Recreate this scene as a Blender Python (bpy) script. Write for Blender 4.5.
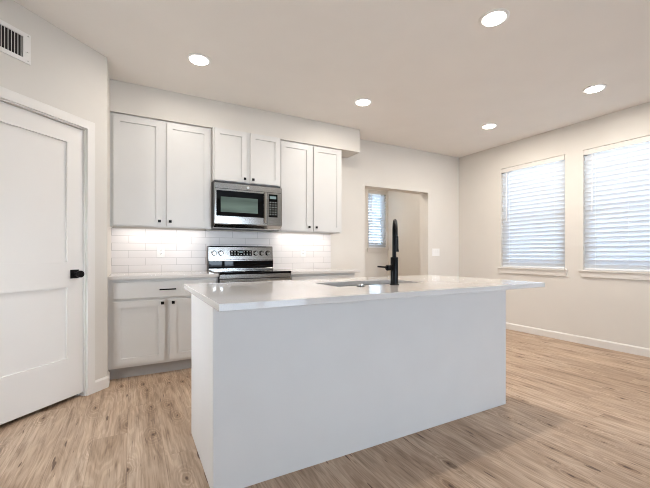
import bpy, bmesh, math, random
from mathutils import Vector, Matrix
random.seed(4)
SC = bpy.context.scene
COL = SC.collection
for o in list(bpy.data.objects):
    bpy.data.objects.remove(o)

# ------------------------------------------------------------------ camera
F_PX = 354.6
cam_d = bpy.data.cameras.new('camera')
cam_d.sensor_width = 36.0
cam_d.lens = F_PX * 36.0 / 650.0
cam_d.shift_x = 0.0
cam_d.shift_y = (254.0 - 244.0) / 650.0
cam_d.clip_start = 0.05
cam = bpy.data.objects.new('camera', cam_d)
cam.location = (0, 0, 1.107)
cam.rotation_euler = (math.radians(90), 0, math.radians(-28.67))
COL.objects.link(cam)
SC.camera = cam

# ------------------------------------------------------------------ light and exposure
SC.view_settings.view_transform = 'Standard'
SC.view_settings.look = 'None'
SC.view_settings.gamma = 1.0
SC.view_settings.use_curve_mapping = False
SC.view_settings.exposure = 0.72

SC.cycles.pixel_filter_type = 'BLACKMAN_HARRIS'
SC.cycles.filter_width = 1.0
SC.cycles.use_denoising = True
SC.cycles.denoising_input_passes = 'RGB_ALBEDO_NORMAL'
SC.cycles.denoising_prefilter = 'ACCURATE'
SC.cycles.max_bounces = 10
SC.cycles.diffuse_bounces = 6
SC.cycles.caustics_reflective = False
SC.cycles.sample_clamp_indirect = 8.0

W = bpy.data.worlds.new('daylight')
SC.world = W
W.use_nodes = True
wn = W.node_tree
wn.nodes.clear()
wo = wn.nodes.new('ShaderNodeOutputWorld')
wb = wn.nodes.new('ShaderNodeBackground')
wb.inputs['Color'].default_value = (0.77, 0.885, 1.0, 1)
wb.inputs['Strength'].default_value = 9.0
wn.links.new(wb.outputs[0], wo.inputs[0])

CEILING_WATTS = 11.5
STRIP_WATTS = 1.0


def area_light(name, loc, rot, sx, sy, watts, color, shape='RECTANGLE', spread=180):
    d = bpy.data.lights.new(name, 'AREA')
    d.shape = shape
    d.size = sx
    if shape == 'RECTANGLE':
        d.size_y = sy
    d.energy = watts
    d.color = color
    d.spread = math.radians(spread)
    o = bpy.data.objects.new(name, d)
    o.location = loc
    o.rotation_euler = rot
    COL.objects.link(o)
    return o


# blue fill lamp for the island front, added at the assumed patio door
area_light('fill_patio_door', (2.0, -3.32, 1.07), (math.radians(90), 0, 0), 1.8, 2.0, 28, (0.36, 0.62, 1.0))


# warm fill lamp added outside the made-up side window
area_light('fill_side_window', (-1.12, 2.21, 1.05), (0, math.radians(-90), 0), 0.95, 0.58, 1.9, (1.0, 0.80, 0.62))

# ------------------------------------------------------------------ materials
def new_mat(name):
    m = bpy.data.materials.new(name)
    m.use_nodes = True
    nt = m.node_tree
    nt.nodes.clear()
    out = nt.nodes.new('ShaderNodeOutputMaterial')
    b = nt.nodes.new('ShaderNodeBsdfPrincipled')
    nt.links.new(b.outputs[0], out.inputs[0])
    return m, nt, b


def mapping(nt, scale=(1, 1, 1)):
    tc = nt.nodes.new('ShaderNodeTexCoord')
    mp = nt.nodes.new('ShaderNodeMapping')
    mp.inputs['Scale'].default_value = scale
    nt.links.new(tc.outputs['Object'], mp.inputs[0])
    return mp.outputs[0]


def noise(nt, vec, scale, detail=3, rough=0.5):
    n = nt.nodes.new('ShaderNodeTexNoise')
    n.inputs['Scale'].default_value = scale
    n.inputs['Detail'].default_value = detail
    n.inputs['Roughness'].default_value = rough
    if vec is not None:
        nt.links.new(vec, n.inputs['Vector'])
    return n


def ramp(nt, fac, stops):
    r = nt.nodes.new('ShaderNodeValToRGB')
    els = r.color_ramp.elements
    while len(els) < len(stops):
        els.new(0.5)
    for e, (p, c) in zip(els, stops):
        e.position = p
        e.color = (*c, 1) if len(c) == 3 else c
    nt.links.new(fac, r.inputs[0])
    return r.outputs[0]


def mixc(nt, mode, fac, a, b):
    n = nt.nodes.new('ShaderNodeMix')
    n.data_type = 'RGBA'
    n.blend_type = mode
    for sock, v in ((n.inputs[0], fac), (n.inputs[6], a), (n.inputs[7], b)):
        if isinstance(v, (int, float)):
            sock.default_value = v
        elif isinstance(v, tuple):
            sock.default_value = (*v, 1)
        else:
            nt.links.new(v, sock)
    return n.outputs[2]


def mth(nt, op, a, b=None, c=None):
    n = nt.nodes.new('ShaderNodeMath')
    n.operation = op
    for i, v in enumerate((a, b, c)):
        if v is None:
            continue
        if isinstance(v, (int, float)):
            n.inputs[i].default_value = v
        else:
            nt.links.new(v, n.inputs[i])
    return n.outputs[0]


def bump(nt, b, height, strength, dist):
    n = nt.nodes.new('ShaderNodeBump')
    n.inputs['Strength'].default_value = strength
    n.inputs['Distance'].default_value = dist
    nt.links.new(height, n.inputs['Height'])
    nt.links.new(n.outputs[0], b.inputs['Normal'])


def paint(name, col, rough=0.6, var=0.03, scale=6, bstr=0.0, bscale=200, spec=0.5, metallic=0.0, coat=0.0, stretch=(1, 1, 1)):
    m, nt, b = new_mat(name)
    v = mapping(nt, stretch)
    n = noise(nt, v, scale)
    lo = tuple(c * (1 - var) for c in col)
    hi = tuple(min(1, c * (1 + var)) for c in col)
    c = ramp(nt, n.outputs[0], [(0.3, lo), (0.7, hi)])
    nt.links.new(c, b.inputs['Base Color'])
    b.inputs['Roughness'].default_value = rough
    b.inputs['Specular IOR Level'].default_value = spec
    b.inputs['Metallic'].default_value = metallic
    b.inputs['Coat Weight'].default_value = coat
    b.inputs['Coat Roughness'].default_value = 0.05
    if bstr:
        n2 = noise(nt, v, bscale, 2)
        bump(nt, b, n2.outputs[0], bstr, 0.002)
    return m


M = {}
M['wall'] = paint('wall_paint', (0.66, 0.625, 0.575), 0.75, 0.012, 3, 0.12, 160, 0.3)
M['ceiling'] = paint('ceiling_paint', (0.83, 0.795, 0.755), 0.85, 0.012, 3, 0.15, 120, 0.2)
M['trim'] = paint('trim_paint', (0.72, 0.69, 0.655), 0.35, 0.01, 4)
M['cabinet'] = paint('cabinet_paint', (0.635, 0.62, 0.597), 0.38, 0.012, 4)
M['island'] = paint('island_paint', (0.63, 0.61, 0.59), 0.45, 0.015, 4)
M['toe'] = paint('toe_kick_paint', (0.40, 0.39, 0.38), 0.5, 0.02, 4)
M['black'] = paint('matte_black_metal', (0.004, 0.004, 0.0042), 0.33, 0.1, 20, spec=0.15)
M['dark'] = paint('dark_casing', (0.035, 0.035, 0.036), 0.45, 0.05, 10)
M['glassblack'] = paint('black_glass', (0.003, 0.0035, 0.004), 0.03, 0.05, 5, spec=0.18)
M['mwglass'] = paint('microwave_window_glass', (0.10, 0.14, 0.125), 0.06, 0.35, 3, spec=0.35, stretch=(0.5, 1, 3))
M['steel'] = paint('brushed_steel', (0.40, 0.385, 0.36), 0.18, 0.06, 40, 0.04, 90, metallic=1.0, stretch=(0.05, 1, 6))
M['sinksteel'] = paint('sink_steel', (0.50, 0.50, 0.51), 0.35, 0.05, 40, metallic=1.0, stretch=(0.2, 1, 3))
M['chrome'] = paint('chrome', (0.75, 0.75, 0.75), 0.12, 0.02, 10, metallic=1.0)
M['plastic'] = paint('white_plastic', (0.80, 0.79, 0.77), 0.35, 0.01, 10)
M['vent'] = paint('vent_enamel', (0.76, 0.74, 0.71), 0.4, 0.01, 10)
M['hole'] = paint('dark_recess', (0.02, 0.018, 0.016), 0.8, 0.1, 10)
M['marking'] = paint('pale_printing', (0.62, 0.64, 0.62), 0.5, 0.02, 10)
M['ring'] = paint('burner_print', (0.10, 0.10, 0.10), 0.3, 0.02, 10)
M['sill'] = paint('sill_paint', (0.66, 0.625, 0.58), 0.45, 0.01, 10)
M['vinyl'] = paint('white_vinyl', (0.78, 0.79, 0.80), 0.4, 0.01, 10)
M['ground'] = paint('outside_ground', (0.5, 0.48, 0.44), 0.9, 0.2, 3, 0.3, 30)
M['grout'] = paint('door_interior', (0.3, 0.28, 0.26), 0.7, 0.02, 10)

# quartz
m, nt, b = new_mat('white_quartz')
v = mapping(nt)
n1 = noise(nt, v, 260, 4, 0.6)
n2 = noise(nt, v, 3, 4, 0.6)
c1 = ramp(nt, n1.outputs[0], [(0.30, (0.56, 0.535, 0.51)), (0.45, (0.65, 0.62, 0.595))])
c2 = ramp(nt, n2.outputs[0], [(0.35, (0.97, 0.965, 0.96)), (0.7, (1, 1, 1))])
nt.links.new(mixc(nt, 'MULTIPLY', 1.0, c1, c2), b.inputs['Base Color'])
b.inputs['Roughness'].default_value = 0.05
b.inputs['Specular IOR Level'].default_value = 0.36
M['quartz'] = m

# subway tile 3 x 12 in, running bond
m, nt, b = new_mat('white_subway_tile')
tc = nt.nodes.new('ShaderNodeTexCoord')
sep = nt.nodes.new('ShaderNodeSeparateXYZ')
nt.links.new(tc.outputs['Object'], sep.inputs[0])
cmb = nt.nodes.new('ShaderNodeCombineXYZ')
nt.links.new(mth(nt, 'ADD', sep.outputs[0], 0.305 * 4 + 0.174), cmb.inputs[0])
nt.links.new(sep.outputs[2], cmb.inputs[1])
br = nt.nodes.new('ShaderNodeTexBrick')
br.offset = 0.5
br.inputs['Scale'].default_value = 1.0
br.inputs['Brick Width'].default_value = 0.305
br.inputs['Row Height'].default_value = 0.0763
br.inputs['Mortar Size'].default_value = 0.0017
br.inputs['Mortar Smooth'].default_value = 0.1
br.inputs['Color1'].default_value = (0.72, 0.69, 0.675, 1)
br.inputs['Color2'].default_value = (0.69, 0.665, 0.65, 1)
br.inputs['Mortar'].default_value = (0.42, 0.40, 0.385, 1)
nt.links.new(cmb.outputs[0], br.inputs['Vector'])
nt.links.new(br.outputs['Color'], b.inputs['Base Color'])
b.inputs['Roughness'].default_value = 0.34
inv = mth(nt, 'SUBTRACT', 1.0, br.outputs['Fac'])
nz = noise(nt, cmb.outputs[0], 9, 2)
bump(nt, b, mth(nt, 'ADD', inv, mth(nt, 'MULTIPLY', nz.outputs[0], 0.35)), 0.35, 0.0015)
M['tile'] = m

# wood plank floor, boards run along Y
m, nt, b = new_mat('oak_vinyl_plank')
tc = nt.nodes.new('ShaderNodeTexCoord')
sep = nt.nodes.new('ShaderNodeSeparateXYZ')
nt.links.new(tc.outputs['Object'], sep.inputs[0])
PW, PL = 0.182, 1.22
xi = mth(nt, 'DIVIDE', mth(nt, 'ADD', sep.outputs[0], 10.03), PW)
ix = mth(nt, 'FLOOR', xi)
wn1 = nt.nodes.new('ShaderNodeTexWhiteNoise'); wn1.noise_dimensions = '1D'
nt.links.new(ix, wn1.inputs['W'])
yi = mth(nt, 'ADD', mth(nt, 'DIVIDE', mth(nt, 'ADD', sep.outputs[1], 10.0), PL), wn1.outputs['Value'])
iy = mth(nt, 'FLOOR', yi)
cid = nt.nodes.new('ShaderNodeCombineXYZ')
nt.links.new(ix, cid.inputs[0]); nt.links.new(iy, cid.inputs[1])
wn2 = nt.nodes.new('ShaderNodeTexWhiteNoise'); wn2.noise_dimensions = '3D'
nt.links.new(cid.outputs[0], wn2.inputs['Vector'])
rnd = wn2.outputs['Value']
offs = mth(nt, 'MULTIPLY', rnd, 37.0)
def gv(sx, sy):
    c = nt.nodes.new('ShaderNodeCombineXYZ')
    nt.links.new(mth(nt, 'MULTIPLY', sep.outputs[0], sx), c.inputs[0])
    nt.links.new(mth(nt, 'MULTIPLY', sep.outputs[1], sy), c.inputs[1])
    nt.links.new(offs, c.inputs[2])
    return c.outputs[0]
broad = noise(nt, gv(6, 1.1), 1.0, 3, 0.55)
figure = noise(nt, gv(9, 1.3), 1.0, 2, 0.4)
rings = nt.nodes.new('ShaderNodeMath'); rings.operation = 'SINE'
nt.links.new(mth(nt, 'MULTIPLY', figure.outputs[0], 75.0), rings.inputs[0])
fine = noise(nt, gv(120, 4), 1.0, 4, 0.6)
mid = noise(nt, gv(26, 2.4), 1.0, 5, 0.65)
knot = nt.nodes.new('ShaderNodeTexVoronoi')
knot.feature = 'F1'
knot.inputs['Scale'].default_value = 1.0
kvc = nt.nodes.new('ShaderNodeCombineXYZ')
nt.links.new(mth(nt, 'MULTIPLY', sep.outputs[0], 6.5), kvc.inputs[0])
nt.links.new(mth(nt, 'ADD', mth(nt, 'MULTIPLY', sep.outputs[1], 2.6), offs), kvc.inputs[1])
kv = kvc.outputs[0]
knot.voronoi_dimensions = '2D'
kd = nt.nodes.new('ShaderNodeVectorMath'); kd.operation = 'ADD'
kn = noise(nt, gv(22, 9), 1.0, 3, 0.6)
ks = nt.nodes.new('ShaderNodeVectorMath'); ks.operation = 'SCALE'
nt.links.new(kn.outputs['Color'], ks.inputs[0]); ks.inputs['Scale'].default_value = 0.19
nt.links.new(kv, kd.inputs[0]); nt.links.new(ks.outputs[0], kd.inputs[1])
nt.links.new(kd.outputs[0], knot.inputs['Vector'])
base = ramp(nt, broad.outputs[0], [(0.28, (0.345, 0.238, 0.160)), (0.5, (0.46, 0.335, 0.238)), (0.72, (0.55, 0.422, 0.315))])
tone = ramp(nt, rnd, [(0.0, (0.95, 0.945, 0.94)), (0.5, (1.0, 1.0, 1.0)), (1.0, (1.04, 1.04, 1.04))])
c = mixc(nt, 'MULTIPLY', 1.0, base, tone)
c = mixc(nt, 'MULTIPLY', 0.5, c, ramp(nt, rings.outputs[0], [(0.0, (0.80, 0.77, 0.74)), (0.45, (1, 1, 1)), (1.0, (1.05, 1.05, 1.05))]))
c = mixc(nt, 'MULTIPLY', 0.85, c, ramp(nt, mid.outputs[0], [(0.33, (0.58, 0.52, 0.47)), (0.47, (1, 1, 1)), (0.7, (1.15, 1.15, 1.15))]))
c = mixc(nt, 'MULTIPLY', 0.9, c, ramp(nt, fine.outputs[0], [(0.34, (0.72, 0.67, 0.63)), (0.49, (1, 1, 1)), (0.70, (1.10, 1.10, 1.10))]))
ksep = nt.nodes.new('ShaderNodeSeparateColor')
nt.links.new(knot.outputs['Color'], ksep.inputs[0])
has_k = mth(nt, 'GREATER_THAN', ksep.outputs[0], 0.55)
ksize = mth(nt, 'ADD', 0.9, mth(nt, 'MULTIPLY', ksep.outputs[1], 1.4))
kdist = mth(nt, 'MULTIPLY', knot.outputs['Distance'], ksize)
c = mixc(nt, 'MULTIPLY', has_k, c, ramp(nt, kdist, [(0.03, (0.25, 0.18, 0.13)), (0.075, (0.62, 0.55, 0.49)), (0.17, (1, 1, 1))]))
krn = nt.nodes.new('ShaderNodeMath'); krn.operation = 'SINE'
nt.links.new(mth(nt, 'ADD', mth(nt, 'MULTIPLY', knot.outputs['Distance'], 62.0), mth(nt, 'MULTIPLY', kn.outputs[0], 9.0)), krn.inputs[0])
near_k = ramp(nt, knot.outputs['Distance'], [(0.10, (1, 1, 1)), (0.50, (0, 0, 0))])
c = mixc(nt, 'MULTIPLY', mth(nt, 'MULTIPLY', near_k, mth(nt, 'MULTIPLY', has_k, 0.7)), c, ramp(nt, krn.outputs[0], [(0.0, (0.70, 0.65, 0.60)), (0.4, (1, 1, 1)), (1.0, (1.08, 1.08, 1.08))]))
crk = noise(nt, gv(48, 4.5), 1.0, 2, 0.5)
c = mixc(nt, 'MULTIPLY', 1.0, c, ramp(nt, crk.outputs[0], [(0.26, (0.30, 0.24, 0.20)), (0.31, (1, 1, 1))]))
fx = mth(nt, 'FRACT', xi)
fy = mth(nt, 'FRACT', yi)
gx = mth(nt, 'MINIMUM', fx, mth(nt, 'SUBTRACT', 1.0, fx))
gy = mth(nt, 'MINIMUM', fy, mth(nt, 'SUBTRACT', 1.0, fy))
gx2 = mth(nt, 'LESS_THAN', gx, 0.0075)
gy2 = mth(nt, 'LESS_THAN', gy, 0.0007)
gr = mth(nt, 'MAXIMUM', gx2, gy2)
c = mixc(nt, 'MULTIPLY', mth(nt, 'MULTIPLY', gr, 0.55), c, (0.45, 0.40, 0.36))
nt.links.new(c, b.inputs['Base Color'])
b.inputs['Roughness'].default_value = 0.42
b.inputs['Specular IOR Level'].default_value = 0.35
hh = mth(nt, 'SUBTRACT', mth(nt, 'MULTIPLY', fine.outputs[0], 0.4), gr)
bump(nt, b, hh, 0.25, 0.001)
M['floor'] = m

# lens of lit downlights and strips
def emis(name, col, st):
    m, nt, b = new_mat(name)
    b.inputs['Base Color'].default_value = (0.9, 0.9, 0.88, 1) if st > 1 else (0.10, 0.13, 0.13, 1)
    b.inputs['Emission Color'].default_value = (*col, 1)
    b.inputs['Emission Strength'].default_value = st
    return m
M['lens'] = emis('lit_lens', (1.0, 0.96, 0.90), 12.0)
M['strip'] = emis('lit_strip', (1.0, 0.95, 0.90), 2.5)
M['led'] = emis('lit_display', (0.5, 0.8, 0.8), 0.10)

# blind slats: translucent white
m = bpy.data.materials.new('blind_slat')
m.use_nodes = True
nt = m.node_tree
nt.nodes.clear()
out = nt.nodes.new('ShaderNodeOutputMaterial')
df = nt.nodes.new('ShaderNodeBsdfDiffuse'); df.inputs[0].default_value = (0.80, 0.82, 0.84, 1)
tr = nt.nodes.new('ShaderNodeBsdfTranslucent'); tr.inputs[0].default_value = (0.66, 0.76, 0.88, 1)
mx = nt.nodes.new('ShaderNodeMixShader'); mx.inputs[0].default_value = 0.21
vn = noise(nt, mapping(nt), 12)
cc = ramp(nt, vn.outputs[0], [(0.3, (0.79, 0.81, 0.83)), (0.7, (0.82, 0.84, 0.86))])
nt.links.new(cc, df.inputs[0])
nt.links.new(df.outputs[0], mx.inputs[1]); nt.links.new(tr.outputs[0], mx.inputs[2]); nt.links.new(mx.outputs[0], out.inputs[0])
M['slat'] = m

# window pane glass
m = bpy.data.materials.new('window_glass')
m.use_nodes = True
nt = m.node_tree
nt.nodes.clear()
out = nt.nodes.new('ShaderNodeOutputMaterial')
tp = nt.nodes.new('ShaderNodeBsdfTransparent'); tp.inputs[0].default_value = (0.93, 0.96, 0.97, 1)
gl = nt.nodes.new('ShaderNodeBsdfGlossy'); gl.inputs['Roughness'].default_value = 0.02
fr = nt.nodes.new('ShaderNodeFresnel'); fr.inputs[0].default_value = 1.45
mx = nt.nodes.new('ShaderNodeMixShader')
nt.links.new(fr.outputs[0], mx.inputs[0]); nt.links.new(tp.outputs[0], mx.inputs[1]); nt.links.new(gl.outputs[0], mx.inputs[2]); nt.links.new(mx.outputs[0], out.inputs[0])
M['glass'] = m

# ------------------------------------------------------------------ mesh helpers
class MB:
    """collects shapes into one bmesh"""
    def __init__(self):
        self.bm = bmesh.new()

    def _bev(self, geom_faces, w, seg=1):
        edges = list({e for f in geom_faces for e in f.edges})
        bmesh.ops.bevel(self.bm, geom=edges, offset=w, segments=seg, affect='EDGES', profile=0.5)

    def box(self, x0, x1, y0, y1, z0, z1, bev=0.0, seg=1):
        x0, x1 = min(x0, x1), max(x0, x1); y0, y1 = min(y0, y1), max(y0, y1); z0, z1 = min(z0, z1), max(z0, z1)
        vs = [self.bm.verts.new(p) for p in ((x0, y0, z0), (x1, y0, z0), (x1, y1, z0), (x0, y1, z0), (x0, y0, z1), (x1, y0, z1), (x1, y1, z1), (x0, y1, z1))]
        fs = [self.bm.faces.new([vs[i] for i in q]) for q in ((0, 3, 2, 1), (4, 5, 6, 7), (0, 1, 5, 4), (1, 2, 6, 5), (2, 3, 7, 6), (3, 0, 4, 7))]
        if bev:
            self._bev(fs, bev, seg)
        return self

    def prism(self, pts, axis, a0, a1, bev=0.0):
        """pts: 2D outline; axis: 'x','y','z' extrusion axis"""
        def P(p, a):
            return {'x': (a, p[0], p[1]), 'y': (p[0], a, p[1]), 'z': (p[0], p[1], a)}[axis]
        A = [self.bm.verts.new(P(p, a0)) for p in pts]
        B = [self.bm.verts.new(P(p, a1)) for p in pts]
        fs = [self.bm.faces.new(A), self.bm.faces.new(B[::-1])]
        n = len(pts)
        for i in range(n):
            fs.append(self.bm.faces.new([A[i], B[i], B[(i + 1) % n], A[(i + 1) % n]]))
        bmesh.ops.recalc_face_normals(self.bm, faces=fs)
        if bev:
            self._bev(fs, bev)
        return self

    def lathe(self, prof, centre=(0, 0, 0), axis='z', n=28, a0=0.0):
        """prof: (r, h) pairs"""
        rings = []
        c = Vector(centre)
        fs = []
        for r, hh in prof:
            ring = []
            for i in range(n if r > 1e-6 else 1):
                t = a0 + 2 * math.pi * i / n
                u, w = r * math.cos(t), r * math.sin(t)
                p = {'z': (u, w, hh), 'y': (u, hh, w), 'x': (hh, u, w)}[axis]
                ring.append(self.bm.verts.new(c + Vector(p)))
            rings.append(ring)
        for A, B in zip(rings, rings[1:]):
            for i in range(n):
                j = (i + 1) % n
                if len(A) == 1 and len(B) == 1:
                    continue
                if len(A) == 1:
                    fs.append(self.bm.faces.new([A[0], B[i], B[j]]))
                elif len(B) == 1:
                    fs.append(self.bm.faces.new([A[i], B[0], A[j]]))
                else:
                    fs.append(self.bm.faces.new([A[i], B[i], B[j], A[j]]))
        bmesh.ops.recalc_face_normals(self.bm, faces=fs)
        return self

    def tube(self, pts, r, n=14, caps=True):
        pts = [Vector(p) for p in pts]
        rs = r if isinstance(r, (list, tuple)) else [r] * len(pts)
        rings = []
        fs = []
        prev = None
        for i, p in enumerate(pts):
            d = (pts[min(i + 1, len(pts) - 1)] - pts[max(i - 1, 0)]).normalized()
            if prev is None:
                ref = Vector((0, 0, 1)) if abs(d.z) < 0.9 else Vector((1, 0, 0))
                u = d.cross(ref).normalized()
            else:
                u = (prev - d * prev.dot(d)).normalized()
            prev = u
            w = d.cross(u)
            rings.append([self.bm.verts.new(p + (u * math.cos(2 * math.pi * k / n) + w * math.sin(2 * math.pi * k / n)) * rs[i]) for k in range(n)])
        for A, B in zip(rings, rings[1:]):
            for k in range(n):
                j = (k + 1) % n
                fs.append(self.bm.faces.new([A[k], A[j], B[j], B[k]]))
        if caps:
            fs.append(self.bm.faces.new(rings[0][::-1])); fs.append(self.bm.faces.new(rings[-1]))
        bmesh.ops.recalc_face_normals(self.bm, faces=fs)
        return self

    def panel(self, a0, a1, z0, z1, thick, holes=(), front=0.0):
        """slab standing in the xz plane from y=front to y=front+thick with rectangular holes"""
        return self._grid(a0, a1, z0, z1, front, front + thick, holes, lambda a, z, t: (a, t, z))

    def slab(self, x0, x1, y0, y1, z0, z1, holes=()):
        return self._grid(x0, x1, y0, y1, z0, z1, holes, lambda a, z, t: (a, z, t))

    def _grid(self, a0, a1, b0, b1, t0, t1, holes, fn):
        A = sorted({a0, a1, *[v for h_ in holes for v in h_[:2]]})
        B = sorted({b0, b1, *[v for h_ in holes for v in h_[2:]]})
        A = [v for v in A if a0 <= v <= a1]
        B = [v for v in B if b0 <= v <= b1]
        inh = lambda a, b: any(h_[0] < a < h_[1] and h_[2] < b < h_[3] for h_ in holes)
        cells = {(i, j) for i in range(len(A) - 1) for j in range(len(B) - 1) if not inh((A[i] + A[i + 1]) / 2, (B[j] + B[j + 1]) / 2)}
        vc = {}
        def V(i, j, k):
            if (i, j, k) not in vc:
                vc[(i, j, k)] = self.bm.verts.new(fn(A[i], B[j], (t0, t1)[k]))
            return vc[(i, j, k)]
        fs = []
        for (i, j) in cells:
            for k in (0, 1):
                fs.append(self.bm.faces.new([V(i, j, k), V(i + 1, j, k), V(i + 1, j + 1, k), V(i, j + 1, k)]))
            for (di, dj, e) in ((-1, 0, ((i, j), (i, j + 1))), (1, 0, ((i + 1, j), (i + 1, j + 1))), (0, -1, ((i, j), (i + 1, j))), (0, 1, ((i, j + 1), (i + 1, j + 1)))):
                if (i + di, j + dj) not in cells:
                    (p, q) = e
                    fs.append(self.bm.faces.new([V(*p, 0), V(*q, 0), V(*q, 1), V(*p, 1)]))
        bmesh.ops.recalc_face_normals(self.bm, faces=fs)
        return self

    def shaker(self, x0, x1, z0, z1, yf, thick=0.019, stile=0.057, rec=0.0115, flip=False, holes=None, bev=0.0015):
        """shaker front: frame with recessed flat panels, front face at y=yf looking to -y (or +y when flip)"""
        s = -1 if flip else 1
        holes = holes or [(x0 + stile, x1 - stile, z0 + stile, z1 - stile)]
        before = set(self.bm.verts)
        A = sorted({x0, x1, *[v for h_ in holes for v in h_[:2]]})
        B = sorted({z0, z1, *[v for h_ in holes for v in h_[2:]]})
        self.panel(x0, x1, z0, z1, s * (thick - 0.004), holes, yf)
        # back board closes the recesses
        self.box(x0 + 0.002, x1 - 0.002, yf + s * rec, yf + s * thick, z0 + 0.002, z1 - 0.002)
        return self

    def build(self, name, mat, parent=None, off=(0, 0, 0), loc=None, rot=None, smooth=False):
        off = Vector(off)
        bmesh.ops.translate(self.bm, verts=self.bm.verts[:], vec=-off)
        me = bpy.data.meshes.new(name)
        self.bm.normal_update()
        self.bm.to_mesh(me)
        self.bm.free()
        me.materials.append(mat)
        if smooth:
            for p in me.polygons:
                p.use_smooth = True
            me.set_sharp_from_angle(angle=math.radians(40))
        o = bpy.data.objects.new(name, me)
        COL.objects.link(o)
        if parent is not None:
            o.parent = parent
        else:
            o.location = off if loc is None else loc
            if rot is not None:
                o.rotation_euler = rot
        return o


def tag(o, label=None, cat=None, group=None, kind=None):
    if label: o['label'] = label
    if cat: o['category'] = cat
    if group: o['group'] = group
    if kind: o['kind'] = kind
    return o


def empty(name, loc, rz=0.0):
    o = bpy.data.objects.new(name, None)
    o.empty_display_size = 0.1
    o.location = loc
    o.rotation_euler = (0, 0, rz)
    COL.objects.link(o)
    return o


def copy_tree(o, parent=None):
    c = o.copy()
    COL.objects.link(c)
    c.parent = parent
    for ch in list(o.children):
        copy_tree(ch, c)
    return c


def struct(o, label, cat):
    return tag(o, label, cat, kind='structure')


# ------------------------------------------------------------------ room dimensions (metres)
H = 2.743
XR, YB = 4.885, 4.19          # right wall face, kitchen wall face
XL, YR = -0.966, -3.20        # left wall, wall behind the viewpoint
YB2, XB2, XB1 = 5.80, 4.65, 2.30   # room seen through the opening
CX, CY = -0.176, 3.46          # outer corner of the pantry
DIAG = math.radians(225)
R2 = math.sqrt(0.5)


def diag(u, n, z=0.0):
    return (CX - R2 * u + R2 * n, CY - R2 * u - R2 * n, z)


# ------------------------------------------------------------------ structure
struct(MB().box(XL - 0.15, XR + 0.15, YR - 0.15, YB2 + 0.15, -0.06, 0.0).build('floor', M['floor'], off=(0, 0, 0)),
       'greyish brown oak plank floor with knots and long boards', 'floor')
struct(MB().box(XL - 0.15, XR + 0.15, YR - 0.15, YB2 + 0.15, H, H + 0.1).build('ceiling', M['ceiling'], off=(0, 0, H)),
       'plain warm grey painted ceiling', 'ceiling')
struct(MB().panel(XL - 0.15, XR + 0.15, 0, H, 0.18, [(2.942, 4.172, 0.0, 2.088)], YB).build('wall_back', M['wall'], off=(0, YB, 0)),
       'kitchen wall with a plain drywall opening right of the cabinets', 'wall')
WIN = dict(z0=0.905, z1=2.385)
W1 = (2.515, 3.412)
W2 = (1.411, 2.308)
bm = MB()
bm._grid(YR - 0.15, YB, 0, H, XR, XR + 0.15, [(W1[0], W1[1], WIN['z0'], WIN['z1']), (W2[0], W2[1], WIN['z0'], WIN['z1'])], lambda a, z, t: (t, a, z))
struct(bm.build('wall_right', M['wall'], off=(XR, 0, 0)), 'warm white wall on the right holding two windows with blinds', 'wall')
bm = MB()
bm.panel(0, 1.14, 0, H, -0.11, [(0.178, 0.947, 0.0, 2.088)], 0.0)
struct(bm.build('wall_left', M['wall'], off=(0, 0, 0), loc=(CX, CY, 0), rot=(0, 0, DIAG)), 'angled wall on the left around the white pantry door', 'wall')
struct(MB().box(CX - 0.11, CX, CY, YB, 0, H).build('wall_pantry', M['wall'], off=(CX, CY, 0)), 'narrow return wall between pantry corner and cabinets', 'wall')
bm = MB()
bm._grid(YR - 0.15, YB, 0, H, XL - 0.12, XL, [(1.90, 2.52, 0.55, 1.55)], lambda a, z, t: (t, a, z))  # opening for the added fill window
struct(bm.build('wall_side', M['wall'], off=(XL, 0, 0)), 'plain side wall beyond the pantry', 'wall')
struct(MB().panel(XL - 0.15, XR + 0.15, 0, H, -0.12, [(1.05, 2.95, 0.0, 2.12)], YR).build('wall_rear', M['wall'], off=(0, YR, 0)),  # opening for the assumed patio door
       'wall with a wide assumed patio door behind the viewpoint', 'wall')
struct(MB().panel(XB1 - 0.1, XR + 0.15, 0, H, 0.14, [(4.16, 4.61, 1.225, 2.385)], YB2).build('wall_far', M['wall'], off=(0, YB2, 0)),
       'beige wall of the room beyond the opening', 'wall')
struct(MB().box(XB2, XB2 + 0.1, YB + 0.18, YB2, 0, H).build('wall_far_right', M['wall'], off=(XB2, YB2, 0)), 'beige side wall seen through the opening', 'wall')
struct(MB().box(XB1 - 0.1, XB1, YB + 0.18, YB2, 0, H).build('wall_far_left', M['wall'], off=(XB1, YB2, 0)), 'left wall of the room beyond the opening', 'wall')
struct(MB().box(-12, 16, -14, 16, -0.40, -0.30).build('ground', M['ground'], off=(0, 0, -0.3)), 'bare ground outside the house', 'ground')
# soffit above the wall cabinets
YS = 3.872
struct(MB().box(CX, 2.64, YS, YB, 2.445, H).build('trim_1', M['wall'], off=(CX, YB, 2.445)), 'boxed drywall soffit running above the wall cabinets', 'soffit')


def bb_profile():
    return [(0, 0), (0.014, 0), (0.014, 0.078), (0.006, 0.092), (0, 0.092)]


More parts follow.
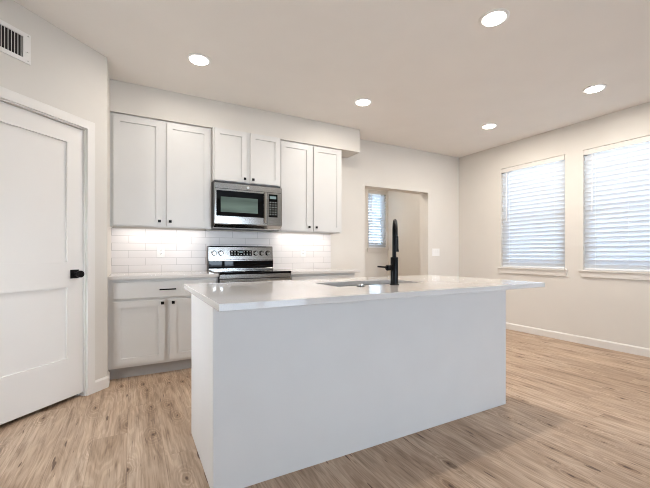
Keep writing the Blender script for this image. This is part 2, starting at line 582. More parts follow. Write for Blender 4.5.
# baseboards
bm = MB().prism([(XR - p, z) for p, z in bb_profile()], 'y', YR, YB)
struct(bm.build('baseboard_right', M['trim'], off=(XR, 0, 0)), 'white baseboard along the window wall', 'baseboard')
bm = MB()
for a, c_ in ((2.375, 2.942), (4.172, XR - 0.014)):
    bm.prism([(YB - p, z) for p, z in bb_profile()], 'x', a, c_)
struct(bm.build('baseboard_back', M['trim'], off=(0, YB, 0)), 'white baseboard under the opening wall', 'baseboard')
bm = MB()
def bbdiag(bm, u0, u1, cut0=0.0):
    f0 = [bm.bm.verts.new((u0 - (cut0 * p), p, z)) for p, z in bb_profile()]
    f1 = [bm.bm.verts.new((u1, p, z)) for p, z in bb_profile()]
    fs = [bm.bm.faces.new(f0), bm.bm.faces.new(f1[::-1])]
    for i in range(5):
        fs.append(bm.bm.faces.new([f0[i], f1[i], f1[(i + 1) % 5], f0[(i + 1) % 5]]))
    bmesh.ops.recalc_face_normals(bm.bm, faces=fs)
bbdiag(bm, 0.0, 0.122, 0.414)
bbdiag(bm, 1.003, 1.135, 0)
struct(bm.build('baseboard_left', M['trim'], off=(0, 0, 0), loc=(CX, CY, 0), rot=(0, 0, DIAG)), 'short white baseboard beside the pantry door', 'baseboard')
bm = MB()
pf = bb_profile()
A = [bm.bm.verts.new((CX + p, CY + 0.414 * -p, z)) for p, z in pf]
B = [bm.bm.verts.new((CX + p, 3.60, z)) for p, z in pf]
fs = [bm.bm.faces.new(A), bm.bm.faces.new(B[::-1])] + [bm.bm.faces.new([A[i], B[i], B[(i + 1) % 5], A[(i + 1) % 5]]) for i in range(5)]
bmesh.ops.recalc_face_normals(bm.bm, faces=fs)
struct(bm.build('baseboard_pantry', M['trim'], off=(CX, CY, 0)), 'white baseboard turning the pantry corner', 'baseboard')

# ------------------------------------------------------------------ pantry door
dr = empty('door_1', (CX, CY, 0), DIAG)
struct(dr, 'white two panel pantry door in the angled wall on the left', 'door')
U0, U1 = 0.198, 0.927
bm = MB()
bm.shaker(U0, U1, 0.030, 2.070, -0.02, thick=-0.035, rec=-0.016, holes=[(U0 + 0.124, U1 - 0.124, 0.325, 0.857), (U0 + 0.124, U1 - 0.124, 1.045, 1.945)], flip=False)
bm.build('door_slab', M['trim'], dr)
bm = MB()
# jambs and stops
bm.box(0.178, 0.195, -0.11, 0.0, 0, 2.088)
bm.box(0.930, 0.947, -0.11, 0.0, 0, 2.088)
bm.box(0.178, 0.947, -0.11, 0.0, 2.074, 2.090)
bm.box(0.195, 0.207, -0.11, -0.058, 0, 2.074)
bm.box(0.918, 0.930, -0.11, -0.058, 0, 2.074)
bm.build('door_jamb', M['trim'], dr)
bm = MB()
bm.box(0.122, 0.187, 0.0005, 0.016, 0, 2.150, 0.002)
bm.box(0.938, 1.003, 0.0005, 0.016, 0, 2.150, 0.002)
bm.box(0.122, 1.003, 0.0006, 0.0165, 2.083, 2.150, 0.002)
bm.build('door_casing', M['trim'], dr)
kb = MB().box(0.235, 0.301, -0.0195, -0.012, 0.922, 0.988, 0.001).build('knob_plate', M['black'], dr)
MB().lathe([(0.011, -0.012), (0.011, 0.020), (0.024, 0.024), (0.0265, 0.030), (0.0265, 0.047), (0.024, 0.052), (0, 0.053)], (0.268, 0, 0.955), 'y', 32).build('door_knob', M['black'], kb, smooth=True)

# ------------------------------------------------------------------ windows
def window(name, loc, rz, w, z0, z1, label, depth=0.15, rail=True, pane_n=0.085):
    r = empty(name, loc, rz)
    struct(r, label, 'window')
    yb = -depth + 0.01
    bm = MB()
    t = 0.045
    bm.panel(0.002, w - 0.002, z0 + 0.002, z1 - 0.002, 0.055, [(t, w - t, z0 + t, z1 - t)], yb)
    fr = bm.build('window_frame', M['vinyl'], r)
    zm = (z0 + z1) / 2 - 0.03
    bm = MB()
    bm.panel(t, w - t, z0 + t, zm + 0.02, 0.022, [(t + 0.035, w - t - 0.035, z0 + t + 0.04, zm - 0.02)], yb + 0.028)
    bm.build('lower_sash', M['vinyl'], r)
    bm = MB()
    bm.panel(t, w - t, zm - 0.02, z1 - t, 0.022, [(t + 0.03, w - t - 0.03, zm + 0.02, z1 - t - 0.03)], yb + 0.004)
    bm.build('upper_sash', M['vinyl'], r)
    bm = MB()
    bm.box(t + 0.03, w - t - 0.03, yb + 0.036, yb + 0.040, z0 + t + 0.035, zm - 0.015)
    bm.build('pane', M['glass'], r)
    bm = MB()
    bm.box(t + 0.025, w - t - 0.025, yb + 0.012, yb + 0.016, zm + 0.015, z1 - t - 0.025)
    bm.build('pane', M['glass'], r)
    bm = MB()
    bm.box(0.001, w - 0.001, -depth + 0.066, 0.001, z0 - 0.001, z0 + 0.006)
    bm.box(-0.035, w + 0.035, 0.0005, 0.030, z0 - 0.014, z0 + 0.006, 0.004, 2)
    bm.build('window_sill', M['sill'], r)
    bm = MB()
    zt, zb = z0 - 0.0145, z0 - 0.082
    bm.prism([(-0.030, zt), (w + 0.030, zt), (w + 0.018, zb), (-0.018, zb)], 'y', 0.0005, 0.017, 0.002)
    bm.build('window_apron', M['sill'], r)
    return r


window('window_1', (XR, W1[0], 0), math.radians(90), W1[1] - W1[0], WIN['z0'], WIN['z1'], 'double hung window left of the pair on the right wall')
window('window_2', (XR, W2[0], 0), math.radians(90), W2[1] - W2[0], WIN['z0'], WIN['z1'], 'double hung window nearest the right edge of the photo')
window('window_3', (4.61, YB2, 0), math.radians(180), 0.45, 1.225, 2.385, 'small window in the room beyond the opening', depth=0.14)


def blind(loc, rz, w, z0, z1, label, wand_u, tilt=66, pitch=0.0555, sw=0.068):
    """local x along window, local y towards the room (0 = wall face)"""
    r = empty('window_blind', loc, rz)
    tag(r, label, 'blind', 'white slatted window blinds')
    yc = -0.032
    MB().box(0.006, w - 0.006, -0.058, -0.006, z1 - 0.048, z1 - 0.003, 0.002).build('headrail', M['vinyl'], r)
    MB().box(0.004, w - 0.004, -0.0055, 0.004, z1 - 0.066, z1 - 0.006, 0.003, 2).build('valance', M['sill'], r)
    bm = MB()
    z = z0 + 0.045
    t = math.radians(tilt)
    while z < z1 - 0.07:
        # gently curved slat, inner edge higher
        sec = []
        for k in range(5):
            s = (k / 4 - 0.5) * sw
            crown = 0.0028 * (1 - (2 * s / sw) ** 2)
            sec.append((yc + s * math.cos(t) - crown * math.sin(t), z + s * math.sin(t) + crown * math.cos(t)))
        th = 0.0022
        low = [(a + th * math.sin(t), b_ - th * math.cos(t)) for a, b_ in sec]
        bm.prism(sec + low[::-1], 'x', 0.004, w - 0.004)
        z += pitch
    bm.build('slats', M['slat'], r)
    MB().box(0.010, w - 0.010, yc - 0.025, yc + 0.025, z0 + 0.010, z0 + 0.028, 0.003).build('bottom_rail', M['vinyl'], r)
    nc = 3 if w > 0.6 else 2
    for k in range(nc):
        u = 0.13 + (w - 0.26) * k / (nc - 1)
        bm = MB()
        bm.tube([(u, yc + 0.021, z1 - 0.05), (u, yc + 0.021, z0 + 0.02)], 0.0011, 6)
        bm.build('ladder_cord', M['vinyl'], r)
    bm = MB()
    bm.tube([(wand_u, -0.003, z1 - 0.062), (wand_u, 0.006, z1 - 0.075), (wand_u, 0.007, 1.60 if w > 0.6 else 1.75)], [0.002, 0.0042, 0.0042], 8)
    bm.build('tilt_wand', M['plastic'], r)
    return r


blind((XR, W1[0], 0), math.radians(90), W1[1] - W1[0], WIN['z0'], WIN['z1'], 'white slatted blind on the left one of the two right wall windows', W1[1] - W1[0] - 0.095)
blind((XR, W2[0], 0), math.radians(90), W2[1] - W2[0], WIN['z0'], WIN['z1'], 'white slatted blind on the window cut by the right photo edge', W2[1] - W2[0] - 0.10)
blind((4.61, YB2, 0), math.radians(180), 0.45, 1.225, 2.385, 'small white slatted blind seen through the wall opening behind the faucet', 0.38, tilt=40)

# assumed patio door frame in the rear wall, added fill window in the side wall
r = empty('door_assumed', (1.05, YR, 0))  # out of view, assumed as the source of cool light on the island
struct(r, 'unseen white framed sliding patio door assumed behind the viewpoint', 'door')
MB().panel(1.052, 2.948, 0.0, 2.118, 0.06, [(1.13, 1.96, 0.08, 2.04), (2.04, 2.87, 0.08, 2.04)], YR - 0.08).build('door_frame', M['vinyl'], r, (1.05, YR, 0))
r = empty('window_fill', (XL, 0, 0))  # unseen, added to light the island side and base cabinets
struct(r, 'unseen white framed window added in the side wall for fill light', 'window')
bm = MB()
bm._grid(1.902, 2.518, 0.552, 1.548, XL - 0.11, XL - 0.05, [(1.94, 2.48, 0.59, 1.035), (1.94, 2.48, 1.065, 1.51)], lambda a, z, t: (t, a, z))
bm.build('window_frame', M['vinyl'], r, (XL, 0, 0))
struct(MB().box(-1.2, 5.2, YR - 3.2, YR - 0.16, 2.45, 2.6).build('ceiling_light_block', M['ceiling'], off=(2, YR - 0.16, 2.45)), 'unseen roof slab added outside the patio door to block daylight', 'ceiling')  # added out of view to cut sky light through the patio door

# ------------------------------------------------------------------ cabinets
def knob(parent, off, x, y, z, s=-1):
    bm = MB()
    bm.lathe([(0.006, 0), (0.006, s * 0.014)], (x, y, z), 'y', 12)
    bm.box(x - 0.013, x + 0.013, y + s * 0.013, y + s * 0.025, z - 0.013, z + 0.013, 0.002)
    return bm.build('knob', M['black'], parent, off)


def pull(parent, off, x, y, z, L=0.128):
    bm = MB()
    for sx in (-1, 1):
        bm.box(x + sx * L / 2 - 0.005, x + sx * L / 2 + 0.005, y - 0.030, y, z - 0.005, z + 0.005)
    bm.box(x - L / 2 - 0.005, x + L / 2 + 0.005, y - 0.034, y - 0.024, z - 0.006, z + 0.006, 0.0015)
    return bm.build('pull', M['black'], parent, off)


def wall_cabinet(x0, x1, z0, z1, yface, doors, knobs, label, reveal=True):
    """yface: front of the face frame; doors sit 19 mm proud"""
    off = (x0, YB, z0)
    r = empty('wall_cabinet', off)
    tag(r, label, 'cabinet', 'painted wall cabinets above the counter')
    bm = MB()
    t = 0.016
    bm.box(x0 + 0.0008, x0 + t, yface + 0.019, YB - 0.001, z0, z1)
    bm.box(x1 - t, x1 - 0.0008, yface + 0.019, YB - 0.001, z0, z1)
    bm.box(x0 + t, x1 - t, yface + 0.019, YB - 0.001, z0 + 0.020, z0 + 0.036)
    bm.box(x0 + t, x1 - t, yface + 0.019, YB - 0.001, z1 - t, z1)
    bm.box(x0 + t, x1 - t, YB - 0.008, YB - 0.001, z0 + 0.036, z1 - t)
    for k in (1, 2):
        zz = z0 + (z1 - z0) * k / 3
        bm.box(x0 + t, x1 - t, yface + 0.03, YB - 0.01, zz, zz + 0.016)
    bm.build('carcass', M['cabinet'], r, off)
    bm = MB()
    holes = [(d[0] + 0.013, d[1] - 0.013, d[2] + 0.02, d[3] - 0.02) for d in doors]
    bm.panel(x0 + 0.0008, x1 - 0.0008, z0, z1, 0.019, holes, yface)
    bm.build('face_frame', M['cabinet'], r, off)
    for d, k in zip(doors, knobs):
        bm = MB().shaker(*d, yface - 0.0200)
        dd = bm.build('door', M['cabinet'], r, off)
        knob(dd, off, k[0], yface - 0.020, k[1])
    return r


YU = 3.898
wall_cabinet(CX + 0.001, 0.752, 1.372, 2.444, YU,
             [(-0.150, 0.272, 1.385, 2.424), (0.312, 0.730, 1.385, 2.424)], [(0.246, 1.433), (0.344, 1.433)],
             'tall double door wall cabinet left of the microwave beside the pantry')
wall_cabinet(0.753, 1.514, 1.880, 2.450 - 0.006, 3.838,
             [(0.768, 1.114, 1.888, 2.438), (1.153, 1.499, 1.888, 2.438)], [(1.087, 1.925), (1.180, 1.925)],
             'short double door wall cabinet directly above the microwave')
wall_cabinet(1.515, 2.375, 1.372, 2.444, YU,
             [(1.537, 1.925, 1.385, 2.424), (1.967, 2.352, 1.385, 2.424)], [(1.897, 1.433), (1.995, 1.433)],
             'tall double door wall cabinet right of the microwave at the soffit end')


def base_cabinet(x0, x1, yface, doors, drawer, knobs, label):
    off = (x0, YB, 0)
    r = empty('base_cabinet', off)
    tag(r, label, 'cabinet', 'painted base cabinets on the kitchen wall')
    t = 0.016
    ztop = 0.883
    bm = MB()
    bm.box(x0 + 0.0008, x0 + t, yface + 0.019, YB - 0.001, 0.10, ztop)
    bm.box(x1 - t, x1 - 0.0008, yface + 0.019, YB - 0.001, 0.10, ztop)
    bm.box(x0 + t, x1 - t, yface + 0.019, YB - 0.001, 0.10, 0.116)
    bm.box(x0 + t, x1 - t, yface + 0.019, YB - 0.001, ztop - t, ztop)
    bm.box(x0 + t, x1 - t, YB - 0.008, YB - 0.001, 0.116, ztop - t)
    bm.box(x0 + 0.0008, x0 + t, yface + 0.080, YB - 0.001, 0.0, 0.10)
    bm.box(x1 - t, x1 - 0.0008, yface + 0.080, YB - 0.001, 0.0, 0.10)
    bm.build('carcass', M['cabinet'], r, off)
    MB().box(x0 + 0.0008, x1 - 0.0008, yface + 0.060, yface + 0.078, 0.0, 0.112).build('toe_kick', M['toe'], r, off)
    bm = MB()
    holes = [(d[0] + 0.013, d[1] - 0.013, d[2] + 0.015, d[3] - 0.015) for d in doors + [drawer]]
    bm.panel(x0 + 0.0008, x1 - 0.0008, 0.105, ztop, 0.019, holes, yface)
    bm.build('face_frame', M['cabinet'], r, off)
    for d, k in zip(doors, knobs):
        dd = MB().shaker(*d, yface - 0.0200).build('door', M['cabinet'], r, off)
        knob(dd, off, k[0], yface - 0.020, k[1])
    bm = MB().box(drawer[0], drawer[1], yface - 0.020, yface - 0.0005, drawer[2], drawer[3], 0.002)
    dw = bm.build('drawer', M['cabinet'], r, off)
    pull(dw, off, (drawer[0] + drawer[1]) / 2, yface - 0.020, (drawer[2] + drawer[3]) / 2)
    return r


YF = 3.587
base_cabinet(CX + 0.001, 0.752, YF, [(-0.137, 0.277, 0.132, 0.688), (0.316, 0.730, 0.132, 0.688)], (-0.137, 0.730, 0.712, 0.857),
             [(0.251, 0.660), (0.342, 0.660)], 'base cabinet with one wide drawer beside the pantry wall')
base_cabinet(1.516, 2.375, YF, [(1.538, 1.926, 0.132, 0.688), (1.966, 2.353, 0.132, 0.688)], (1.538, 2.353, 0.712, 0.857),
             [(1.898, 0.660), (1.994, 0.660)], 'base cabinet right of the range half hidden by the island')

# countertops on the wall run
def top(x0, x1, y0, y1, label, holes=()):
    bm = MB()
    if holes:
        bm.slab(x0, x1, y0, y1, 0.884, 0.914, holes)
    else:
        bm.box(x0, x1, y0, y1, 0.884, 0.914, 0.0015)
    o = bm.build('countertop', M['quartz'], off=(x0, y1, 0.884))
    return tag(o, label, 'countertop', 'white quartz countertops')


top(CX + 0.001, 0.7545, 3.548, YB - 0.001, 'white quartz countertop left of the range against the pantry wall')
top(1.5165, 2.425, 3.548, YB - 0.001, 'white quartz countertop right of the range ending beside the opening')

# backsplash
bs = MB().box(CX + 0.0005, 2.375, YB - 0.009, YB - 0.0005, 0.914 - 0.0, 1.372, 0.0).build('tile_backsplash', M['tile'], off=(0, YB, 0.914))
tag(bs, 'white glossy subway tile backsplash between counters and wall cabinets', 'backsplash')

# ------------------------------------------------------------------ under cabinet strips
for i, (x0, x1, lab) in enumerate(((-0.10, 0.69, 'lit slim light strip under the left wall cabinet'), (1.57, 2.32, 'lit slim light strip under the right wall cabinet'))):
    off = ((x0 + x1) / 2, 4.05, 1.392)
    r = empty('under_cabinet_light', off)
    tag(r, lab, 'light', 'strip lights under the wall cabinets')
    MB().box(x0, x1, 4.032, 4.068, 1.3868, 1.3916, 0.001).build('housing', M['plastic'], r, off)
    MB().box(x0 + 0.01, x1 - 0.01, 4.036, 4.064, 1.3845, 1.3867).build('diffuser', M['strip'], r, off)
    l = area_light('strip_glow', (0, 0, -0.0092), (0, 0, 0), x1 - x0 - 0.04, 0.026, STRIP_WATTS, (1.0, 0.93, 0.87))
    l.parent = r

# ------------------------------------------------------------------ microwave
off = (1.131, YB, 1.385)
r = empty('microwave', off)
tag(r, 'stainless steel over the range microwave with black glass door', 'microwave')
X0, X1 = 0.757, 1.500
bm = MB().box(X0, X1, 3.805, YB - 0.010, 1.400, 1.878, 0.002)
bm.prism([(3.83, 1.400), (3.90, 1.385), (YB - 0.012, 1.385), (YB - 0.012, 1.400)], 'x', X0, X1)
bm.build('body', M['dark'], r, off)
Yd = 3.758
bm = MB().box(X0, X1, Yd, 3.8045, 1.792, 1.850, 0.003)
bm.build('top_fascia', M['steel'], r, off)
MB().lathe([(0.0, -0.0022), (0.013, -0.0022), (0.0145, -0.001), (0.0145, 0.001)], (1.109, Yd, 1.822), 'y', 28).build('round_badge', M['chrome'], r, off, smooth=True)
bm = MB()
bm.panel(X0, 1.324, 1.428, 1.790, 0.045, [(0.774, 1.284, 1.505, 1.772)], Yd)
bm.build('door_frame', M['steel'], r, off)
bm = MB().box(0.774, 1.284, Yd + 0.003, Yd + 0.030, 1.505, 1.772)
gl = bm.build('door_glass', M['glassblack'], r, off)
MB().box(0.819, 1.219, Yd + 0.0022, Yd + 0.004, 1.548, 1.708).build('viewing_window', M['mwglass'], gl, off)
bm = MB()
bm.prism([(1.287, Yd), (1.287, Yd - 0.018), (1.297, Yd - 0.030), (1.312, Yd - 0.030), (1.322, Yd - 0.018), (1.322, Yd)], 'z', 1.445, 1.785, 0.001)
bm.build('handle', M['steel'], r, off)
bm = MB()
bm.panel(1.326, X1, 1.428, 1.790, 0.045, [(1.34, 1.446, 1.516, 1.772)], Yd)
bm.build('control_fascia', M['steel'], r, off)
cp = MB().box(1.34, 1.446, Yd + 0.002, Yd + 0.030, 1.516, 1.772).build('control_panel', M['glassblack'], r, off)
for rr in range(6):
    for cc in range(3):
        x = 1.36 + cc * 0.033
        z = 1.548 + rr * 0.027
        if rr in (3,):
            bm = MB().box(x - 0.010, x + 0.010, Yd + 0.0013, Yd + 0.0021, z - 0.003, z + 0.003)
        else:
            bm = MB().box(x - 0.0055, x + 0.0055, Yd + 0.0013, Yd + 0.0021, z - 0.004, z + 0.004)
        bm.build('button', M['marking'], cp, off)
MB().box(1.356, 1.430, Yd + 0.0013, Yd + 0.0021, 1.722, 1.752).build('display', M['led'], cp, off)
bm = MB().prism([(Yd + 0.004, 1.427), (Yd + 0.006, 1.418), (3.826, 1.388), (3.90, 1.384), (3.90, 1.3995), (3.8045, 1.3995), (3.8045, 1.427)], 'x', X0 + 0.002, X1 - 0.002)
bm.build('bottom_lip', M['steel'], r, off)
bm = MB()
bm.box(0.924, 1.204, Yd + 0.0015, Yd + 0.012, 1.4185, 1.4265)
bm.build('vent_slot', M['hole'], r, off)

# ------------------------------------------------------------------ range
off = (1.135, 3.85, 0)
r = empty('range', off)
tag(r, 'stainless steel electric range with black glass cooktop and rear controls', 'stove')
X0, X1 = 0.758, 1.513
MB().box(X0, X1, 3.560, 4.165, 0.045, 0.905, 0.002).build('body', M['dark'], r, off)
MB().box(X0 + 0.03, X1 - 0.03, 3.60, 4.15, 0.0, 0.045).build('plinth', M['dark'], r, off)
ct = MB().box(X0 - 0.001, X1 + 0.001, 3.520, 4.165, 0.9055, 0.9255, 0.004, 2).build('cooktop', M['glassblack'], r, off)
for x, y, q in ((0.95, 3.68, 0.10), (1.32, 3.68, 0.085), (0.95, 3.97, 0.075), (1.32, 3.97, 0.10)):
    MB().lathe([(q - 0.003, 0.0), (q - 0.003, 0.0006), (q, 0.0006), (q, 0.0)], (x, y, 0.9256), 'z', 36).build('burner_ring', M['ring'], ct, off)
MB().box(X0 + 0.002, X1 - 0.002, 3.522, 3.5595, 0.862, 0.905, 0.002).build('front_rail', M['steel'], r, off)
bm = MB()
bm.panel(X0 + 0.004, X1 - 0.004, 0.265, 0.856, 0.040, [(X0 + 0.11, X1 - 0.11, 0.38, 0.72)], 3.519)
od = bm.build('oven_door', M['steel'], r, off)
MB().box(X0 + 0.11, X1 - 0.11, 3.521, 3.555, 0.38, 0.72).build('oven_window', M['glassblack'], od, off)
bm = MB()
bm.tube([(X0 + 0.04, 3.475, 0.815), (X1 - 0.04, 3.475, 0.815)], 0.013, 14)
for x in (X0 + 0.07, X1 - 0.07):
    bm.box(x - 0.012, x + 0.012, 3.475, 3.519, 0.807, 0.823)
bm.build('oven_handle', M['steel'], od, off, smooth=True)
MB().box(X0 + 0.004, X1 - 0.004, 3.519, 3.559, 0.055, 0.255, 0.003).build('storage_drawer', M['steel'], r, off)
# backguard
bm = MB().prism([(4.098, 1.048), (4.108, 1.185), (4.118, 1.197), (4.165, 1.197), (4.165, 0.926), (4.085, 0.926), (4.085, 1.040)], 'x', X0, X1)
bm.build('backguard_shell', M['dark'], r, off)
MB().prism([(4.090, 1.045), (4.101, 1.186), (4.114, 1.199), (4.150, 1.199), (4.150, 1.1975), (4.1175, 1.1975), (4.1075, 1.1855), (4.0975, 1.0465), (4.0975, 1.030), (4.078, 1.030), (4.078, 1.040)], 'x', X0, X1).build('control_fascia', M['steel'], r, off)
MB().box(X0 + 0.002, X1 - 0.002, 4.076, 4.0845, 0.944, 1.029).build('lower_glass', M['glassblack'], r, off)
MB().box(X0, X1, 4.070, 4.0845, 0.927, 0.943, 0.002).build('lower_trim', M['steel'], r, off)
fy = lambda z: 4.090 + 0.011 * (z - 1.045) / 0.141
for x in (0.818, 0.892, 1.298, 1.372, 1.450):
    y = fy(1.115)
    bm = MB().lathe([(0.028, -0.0005), (0.028, -0.004), (0.024, -0.006), (0.021, -0.024), (0.0185, -0.027), (0, -0.027)], (x, y, 1.115), 'y', 24)
    bm.box(x - 0.004, x + 0.004, y - 0.034, y - 0.020, 1.115 - 0.020, 1.115 + 0.020, 0.001)
    kn_ = bm.build('control_knob', M['steel'], r, off, smooth=True)
    MB().lathe([(0.033, 0.0), (0.033, -0.0015), (0.0285, -0.0015), (0.0285, 0.0)], (x, y + 0.0005, 1.115), 'y', 24).build('dial_ring', M['glassblack'], kn_, off)
dp = MB().prism([(fy(1.086) - 0.002, 1.086), (fy(1.150) - 0.002, 1.150), (fy(1.150) + 0.003, 1.150), (fy(1.086) + 0.003, 1.086)], 'x', 0.998, 1.252).build('display_panel', M['glassblack'], r, off)
for i in range(7):
    for zz in (1.101, 1.118, 1.135):
        if i in (3,) and zz > 1.11:
            continue
        x = 1.018 + i * 0.0358
        MB().box(x - 0.006, x + 0.006, fy(zz) - 0.0030, fy(zz) - 0.0018, zz - 0.003, zz + 0.003).build('touch_button', M['marking'], dp, off)
MB().box(1.105, 1.145, fy(1.13) - 0.0032, fy(1.13) - 0.0018, 1.121, 1.139).build('clock', M['led'], dp, off)

# ------------------------------------------------------------------ outlets and switch
def outlet(x, z, label):
    off = (x, YB - 0.009, z)
    r = empty('wall_outlet', off)
    tag(r, label, 'outlet', 'outlets on the tile backsplash')
    MB().box(x - 0.037, x + 0.037, YB - 0.0145, YB - 0.0092, z - 0.059, z + 0.059, 0.002).build('cover_plate', M['plastic'], r, off)
    bm = MB().box(x - 0.017, x + 0.017, YB - 0.0165, YB - 0.0146, z - 0.034, z + 0.034, 0.001)
    f = bm.build('receptacle', M['plastic'], r, off)
    bm = MB()
    for dz in (-0.018, 0.018):
        bm.box(x - 0.0075, x - 0.0045, YB - 0.0171, YB - 0.0166, z + dz - 0.004, z + dz + 0.006)
        bm.box(x + 0.0045, x + 0.0075, YB - 0.0171, YB - 0.0166, z + dz - 0.004, z + dz + 0.006)
        bm.box(x - 0.002, x + 0.002, YB - 0.0171, YB - 0.0166, z + dz - 0.011, z + dz - 0.007)
    bm.build('slots', M['hole'], f, off)


outlet(0.278, 1.130, 'white outlet on the backsplash left of the range')
outlet(1.958, 1.130, 'white outlet on the backsplash right of the range')
off = (4.34, YB, 1.135)
r = empty('light_switch', off)
tag(r, 'white triple rocker light switch right of the wall opening', 'switch')
MB().box(4.258, 4.422, YB - 0.006, YB - 0.0004, 1.075, 1.195, 0.002).build('cover_plate', M['plastic'], r, off)
for k in (-1, 0, 1):
    MB().prism([(YB - 0.0066, 1.102), (YB - 0.0100, 1.168), (YB - 0.0062, 1.168), (YB - 0.0062, 1.102)], 'x', 4.34 + k * 0.046 - 0.0165, 4.34 + k * 0.046 + 0.0165).build('rocker', M['plastic'], r, off)

# ------------------------------------------------------------------ air vent high on the angled wall
r = empty('air_vent', diag(0.80, 0, 2.47), DIAG)
tag(r, 'white metal air vent grille high on the angled wall', 'vent')
voff = (0.80, 0, 2.47)
bm = MB()
bm.panel(0.594, 1.00, 2.374, 2.570, 0.008, [(0.640, 0.955, 2.402, 2.542)], 0.0005)
bm.build('grille_frame', M['vent'], r, voff)
MB().box(0.641, 0.954, 0.0005, 0.0015, 2.403, 2.541).build('duct_opening', M['hole'], r, voff)
bm = MB()
n = 17
for i in range(n):
    u = 0.648 + i * (0.300 / (n - 1))
    bm.prism([(u - 0.001, 0.0018), (u + 0.0015, 0.0018), (u + 0.0075, 0.0085), (u + 0.005, 0.0085)], 'z', 2.402, 2.542)
bm.build('vanes', M['vent'], r, voff)
bm = MB()
bm.tube([(0.617, 0.009, 2.448), (0.617, 0.022, 2.440)], 0.003, 8)
bm.build('damper_lever', M['vent'], r, voff)
for zz in (2.39, 2.555):
    MB().lathe([(0.0045, 0.0), (0.004, 0.0016), (0, 0.002)], (0.612, 0.0085, zz), 'y', 10).build('screw', M['chrome'], r, voff)

# ------------------------------------------------------------------ island
PX0, PX1, PY0, PY1 = 0.327, 2.428, 1.657, 2.320
off = ((PX0 + PX1) / 2, (PY0 + PY1) / 2, 0)
r = empty('kitchen_island', off)
tag(r, 'long grey painted kitchen island with plain panels under a white top', 'island')
MB().box(PX0, PX1, PY0, PY0 + 0.019, 0.0, 0.8835, 0.001).build('front_panel', M['island'], r, off)
MB().box(PX0, PX0 + 0.019, PY0 + 0.0192, PY1, 0.0, 0.8835, 0.001).build('side_panel', M['island'], r, off)
MB().box(PX1 - 0.019, PX1, PY0 + 0.0192, PY1, 0.0, 0.8835, 0.001).build('side_panel', M['island'], r, off)
xs = [PX0 + 0.021, 1.00, 1.80, PX1 - 0.021]
bm = MB()
bm.box(PX0 + 0.0195, PX1 - 0.0195, PY0 + 0.021, PY1 - 0.04, 0.10, 0.116)
for x in (1.0, 1.80):
    bm.box(x - 0.008, x + 0.008, PY0 + 0.021, PY1 - 0.04, 0.116, 0.8835)
bm.panel(PX0 + 0.0195, PX1 - 0.0195, 0.10, 0.8835, 0.019, [(xs[i] + 0.03, xs[i + 1] - 0.03, 0.14, 0.85) for i in range(3)], PY1 - 0.040)
bm.build('carcass', M['cabinet'], r, off)
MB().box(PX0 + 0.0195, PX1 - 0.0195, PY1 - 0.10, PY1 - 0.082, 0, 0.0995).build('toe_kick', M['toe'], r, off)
for i in range(3):
    mid_ = (xs[i] + xs[i + 1]) / 2
    for a, c_, kx in ((xs[i] + 0.015, mid_ - 0.002, mid_ - 0.03), (mid_ + 0.002, xs[i + 1] - 0.015, mid_ + 0.03)):
        d_ = MB().shaker(a, c_, 0.125, 0.865, PY1 - 0.0008, flip=True).build('door', M['cabinet'], r, off)
        knob(d_, off, kx, PY1 - 0.0008, 0.80, 1)

SX0, SX1, SY0, SY1 = 1.070, 1.745, 1.800, 2.118
bm = MB()
bm.slab(PX0 - 0.030, PX1 + 0.030, 1.392, 2.425, 0.884, 0.914, [(SX0, SX1, SY0, SY1)])
o = bm.build('countertop', M['quartz'], off=(1.45, 1.9, 0.884))
tag(o, 'large white quartz island countertop with the sink cutout', 'countertop', 'white quartz countertops')
bv = o.modifiers.new('edge', 'BEVEL'); bv.width = 0.0015; bv.segments = 2; bv.limit_method = 'ANGLE'

# sink
off = ((SX0 + SX1) / 2, (SY0 + SY1) / 2, 0.690)
r = empty('kitchen_sink', off)
tag(r, 'stainless steel undermount sink set in the island top', 'sink')
bm = MB()
t = 0.004
zt, zb = 0.8835, 0.690
bm.box(SX0 - 0.006, SX0 - 0.002, SY0 - 0.006, SY1 + 0.006, zb, zt)
bm.box(SX1 + 0.002, SX1 + 0.006, SY0 - 0.006, SY1 + 0.006, zb, zt)
bm.box(SX0 - 0.002, SX1 + 0.002, SY0 - 0.006, SY0 - 0.002, zb, zt)
bm.box(SX0 - 0.002, SX1 + 0.002, SY1 + 0.002, SY1 + 0.006, zb, zt)
bm.box(SX0 - 0.002, SX1 + 0.002, SY0 - 0.002, SY1 + 0.002, zb, zb + t)
bm.build('basin', M['sinksteel'], r, off)
MB().lathe([(0.050, 0.0), (0.050, 0.002), (0.042, 0.003), (0.036, -0.001), (0, -0.001)], ((SX0 + SX1) / 2, (SY0 + SY1) / 2, zb + 0.0052), 'z', 28).build('drain', M['chrome'], r, off, smooth=True)

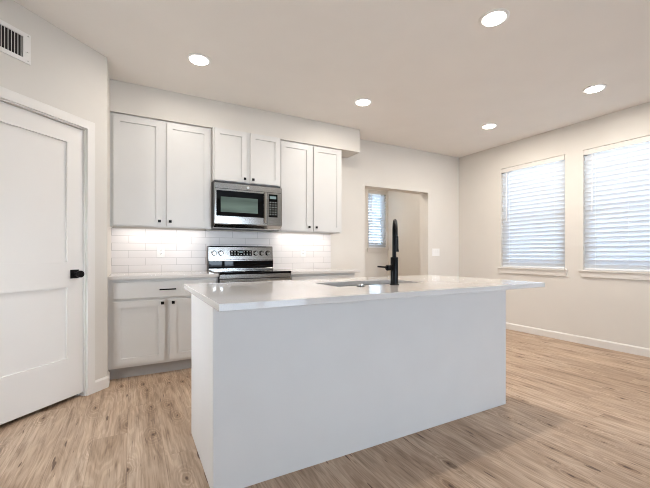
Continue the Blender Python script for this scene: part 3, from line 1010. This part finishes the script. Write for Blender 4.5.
# faucet
FX, FY, FZ = 1.442, 1.735, 0.914
r = empty('kitchen_faucet', (FX, FY, FZ))
tag(r, 'matte black gooseneck pull down faucet on the island', 'faucet')
MB().lathe([(0, 0.0002), (0.029, 0.0002), (0.029, 0.005), (0.026, 0.008), (0.0235, 0.009), (0.0235, 0.170), (0.022, 0.173), (0.0, 0.173)], (0, 0, 0), 'z', 36).build('body', M['black'], r, smooth=True)
ang = math.radians(47)
dx, dy = math.cos(ang), math.sin(ang)
R_ = 0.092
zc = 0.408 - R_
pts = [(0, 0, 0.172), (0, 0, 0.22), (0, 0, zc)]
for k in range(1, 17):
    a = math.pi * k / 16
    q = R_ - R_ * math.cos(a)
    pts.append((dx * q, dy * q, zc + R_ * math.sin(a)))
MB().tube(pts, 0.0125, 18).build('spout', M['black'], r, smooth=True)
ex, ey = dx * 2 * R_, dy * 2 * R_
MB().lathe([(0.0125, 0.0), (0.0165, -0.006), (0.0175, -0.02), (0.0175, -0.085), (0.0195, -0.10), (0.0195, -0.108), (0, -0.108)], (ex, ey, zc - 0.0), 'z', 28).build('spray_head', M['black'], r, smooth=True)
bm = MB()
bm.lathe([(0.0, -0.060), (0.0155, -0.060), (0.0175, -0.057), (0.0175, -0.030), (0.015, -0.027), (0.013, -0.022), (0.013, 0)], (0.0, 0, 0.108), 'x', 24)
bm.tube([(-0.058, 0, 0.110), (-0.088, 0.0, 0.113), (-0.128, 0.0, 0.117)], [0.0058, 0.0055, 0.005], 12)
bm.build('handle', M['black'], r, smooth=True)

# air switch button by the sink
off = (1.200, 1.752, 0.914)
r = empty('air_switch_button', off)
tag(r, 'small round chrome push button on the island near the sink', 'button')
MB().lathe([(0, 0.0002), (0.024, 0.0002), (0.024, 0.004), (0.021, 0.007), (0.015, 0.0075)], off, 'z', 28).build('collar', M['dark'], r, off, smooth=True)
MB().lathe([(0.0148, 0.004), (0.0148, 0.011), (0.012, 0.0135), (0, 0.0135)], off, 'z', 24).build('button_cap', M['chrome'], r, off, smooth=True)

# ------------------------------------------------------------------ recessed ceiling lights
lights = [
    (0.501, 3.125, 'round recessed ceiling light above the left end of the kitchen counter'),
    (2.207, 1.595, 'largest recessed ceiling light at the top of the photo above the island'),
    (2.190, 3.152, 'round recessed ceiling light in front of the soffit end'),
    (4.020, 1.800, 'round recessed ceiling light nearest the right photo edge'),
    (4.014, 2.971, 'smallest recessed ceiling light near the far right corner'),
    (3.300, 5.000, 'unseen recessed light added to brighten the room beyond the opening'),  # hidden lamp added because the far room was too dark
]
proto = None
dimmed = []
for x, y, lab in lights:
    if proto is None:
        proto = empty('recessed_light', (x, y, H))
        MB().lathe([(0.098, -0.0004), (0.098, -0.004), (0.092, -0.0065), (0.076, -0.0075), (0.073, -0.004), (0.073, -0.0004)], (0, 0, 0), 'z', 48).build('trim_ring', M['plastic'], proto, smooth=True)
        MB().lathe([(0.073, -0.004), (0.068, -0.013), (0.04, -0.020), (0.0, -0.022)], (0, 0, 0), 'z', 48).build('lens', M['lens'], proto, smooth=True)
        l = area_light('lamp_glow', (0, 0, -0.024), (0, 0, 0), 0.09, 0.09, CEILING_WATTS, (1.0, 0.94, 0.868), 'DISK')
        l.parent = proto
        o = proto
    else:
        o = copy_tree(proto)
        o.location = (x, y, H)
    tag(o, lab, 'ceiling light', 'recessed ceiling lights')
    dim = {(0.501, 3.125): 0.48, (2.190, 3.152): 0.62, (2.207, 1.595): 1.12}.get((x, y))
    if dim:                         # downlights close to the cabinets are dimmed
        for ch in o.children:
            if ch.type == 'LIGHT':
                dimmed.append((ch, dim))
for ch, dim in dimmed:
    ch.data = ch.data.copy()
    ch.data.energy = CEILING_WATTS * dim
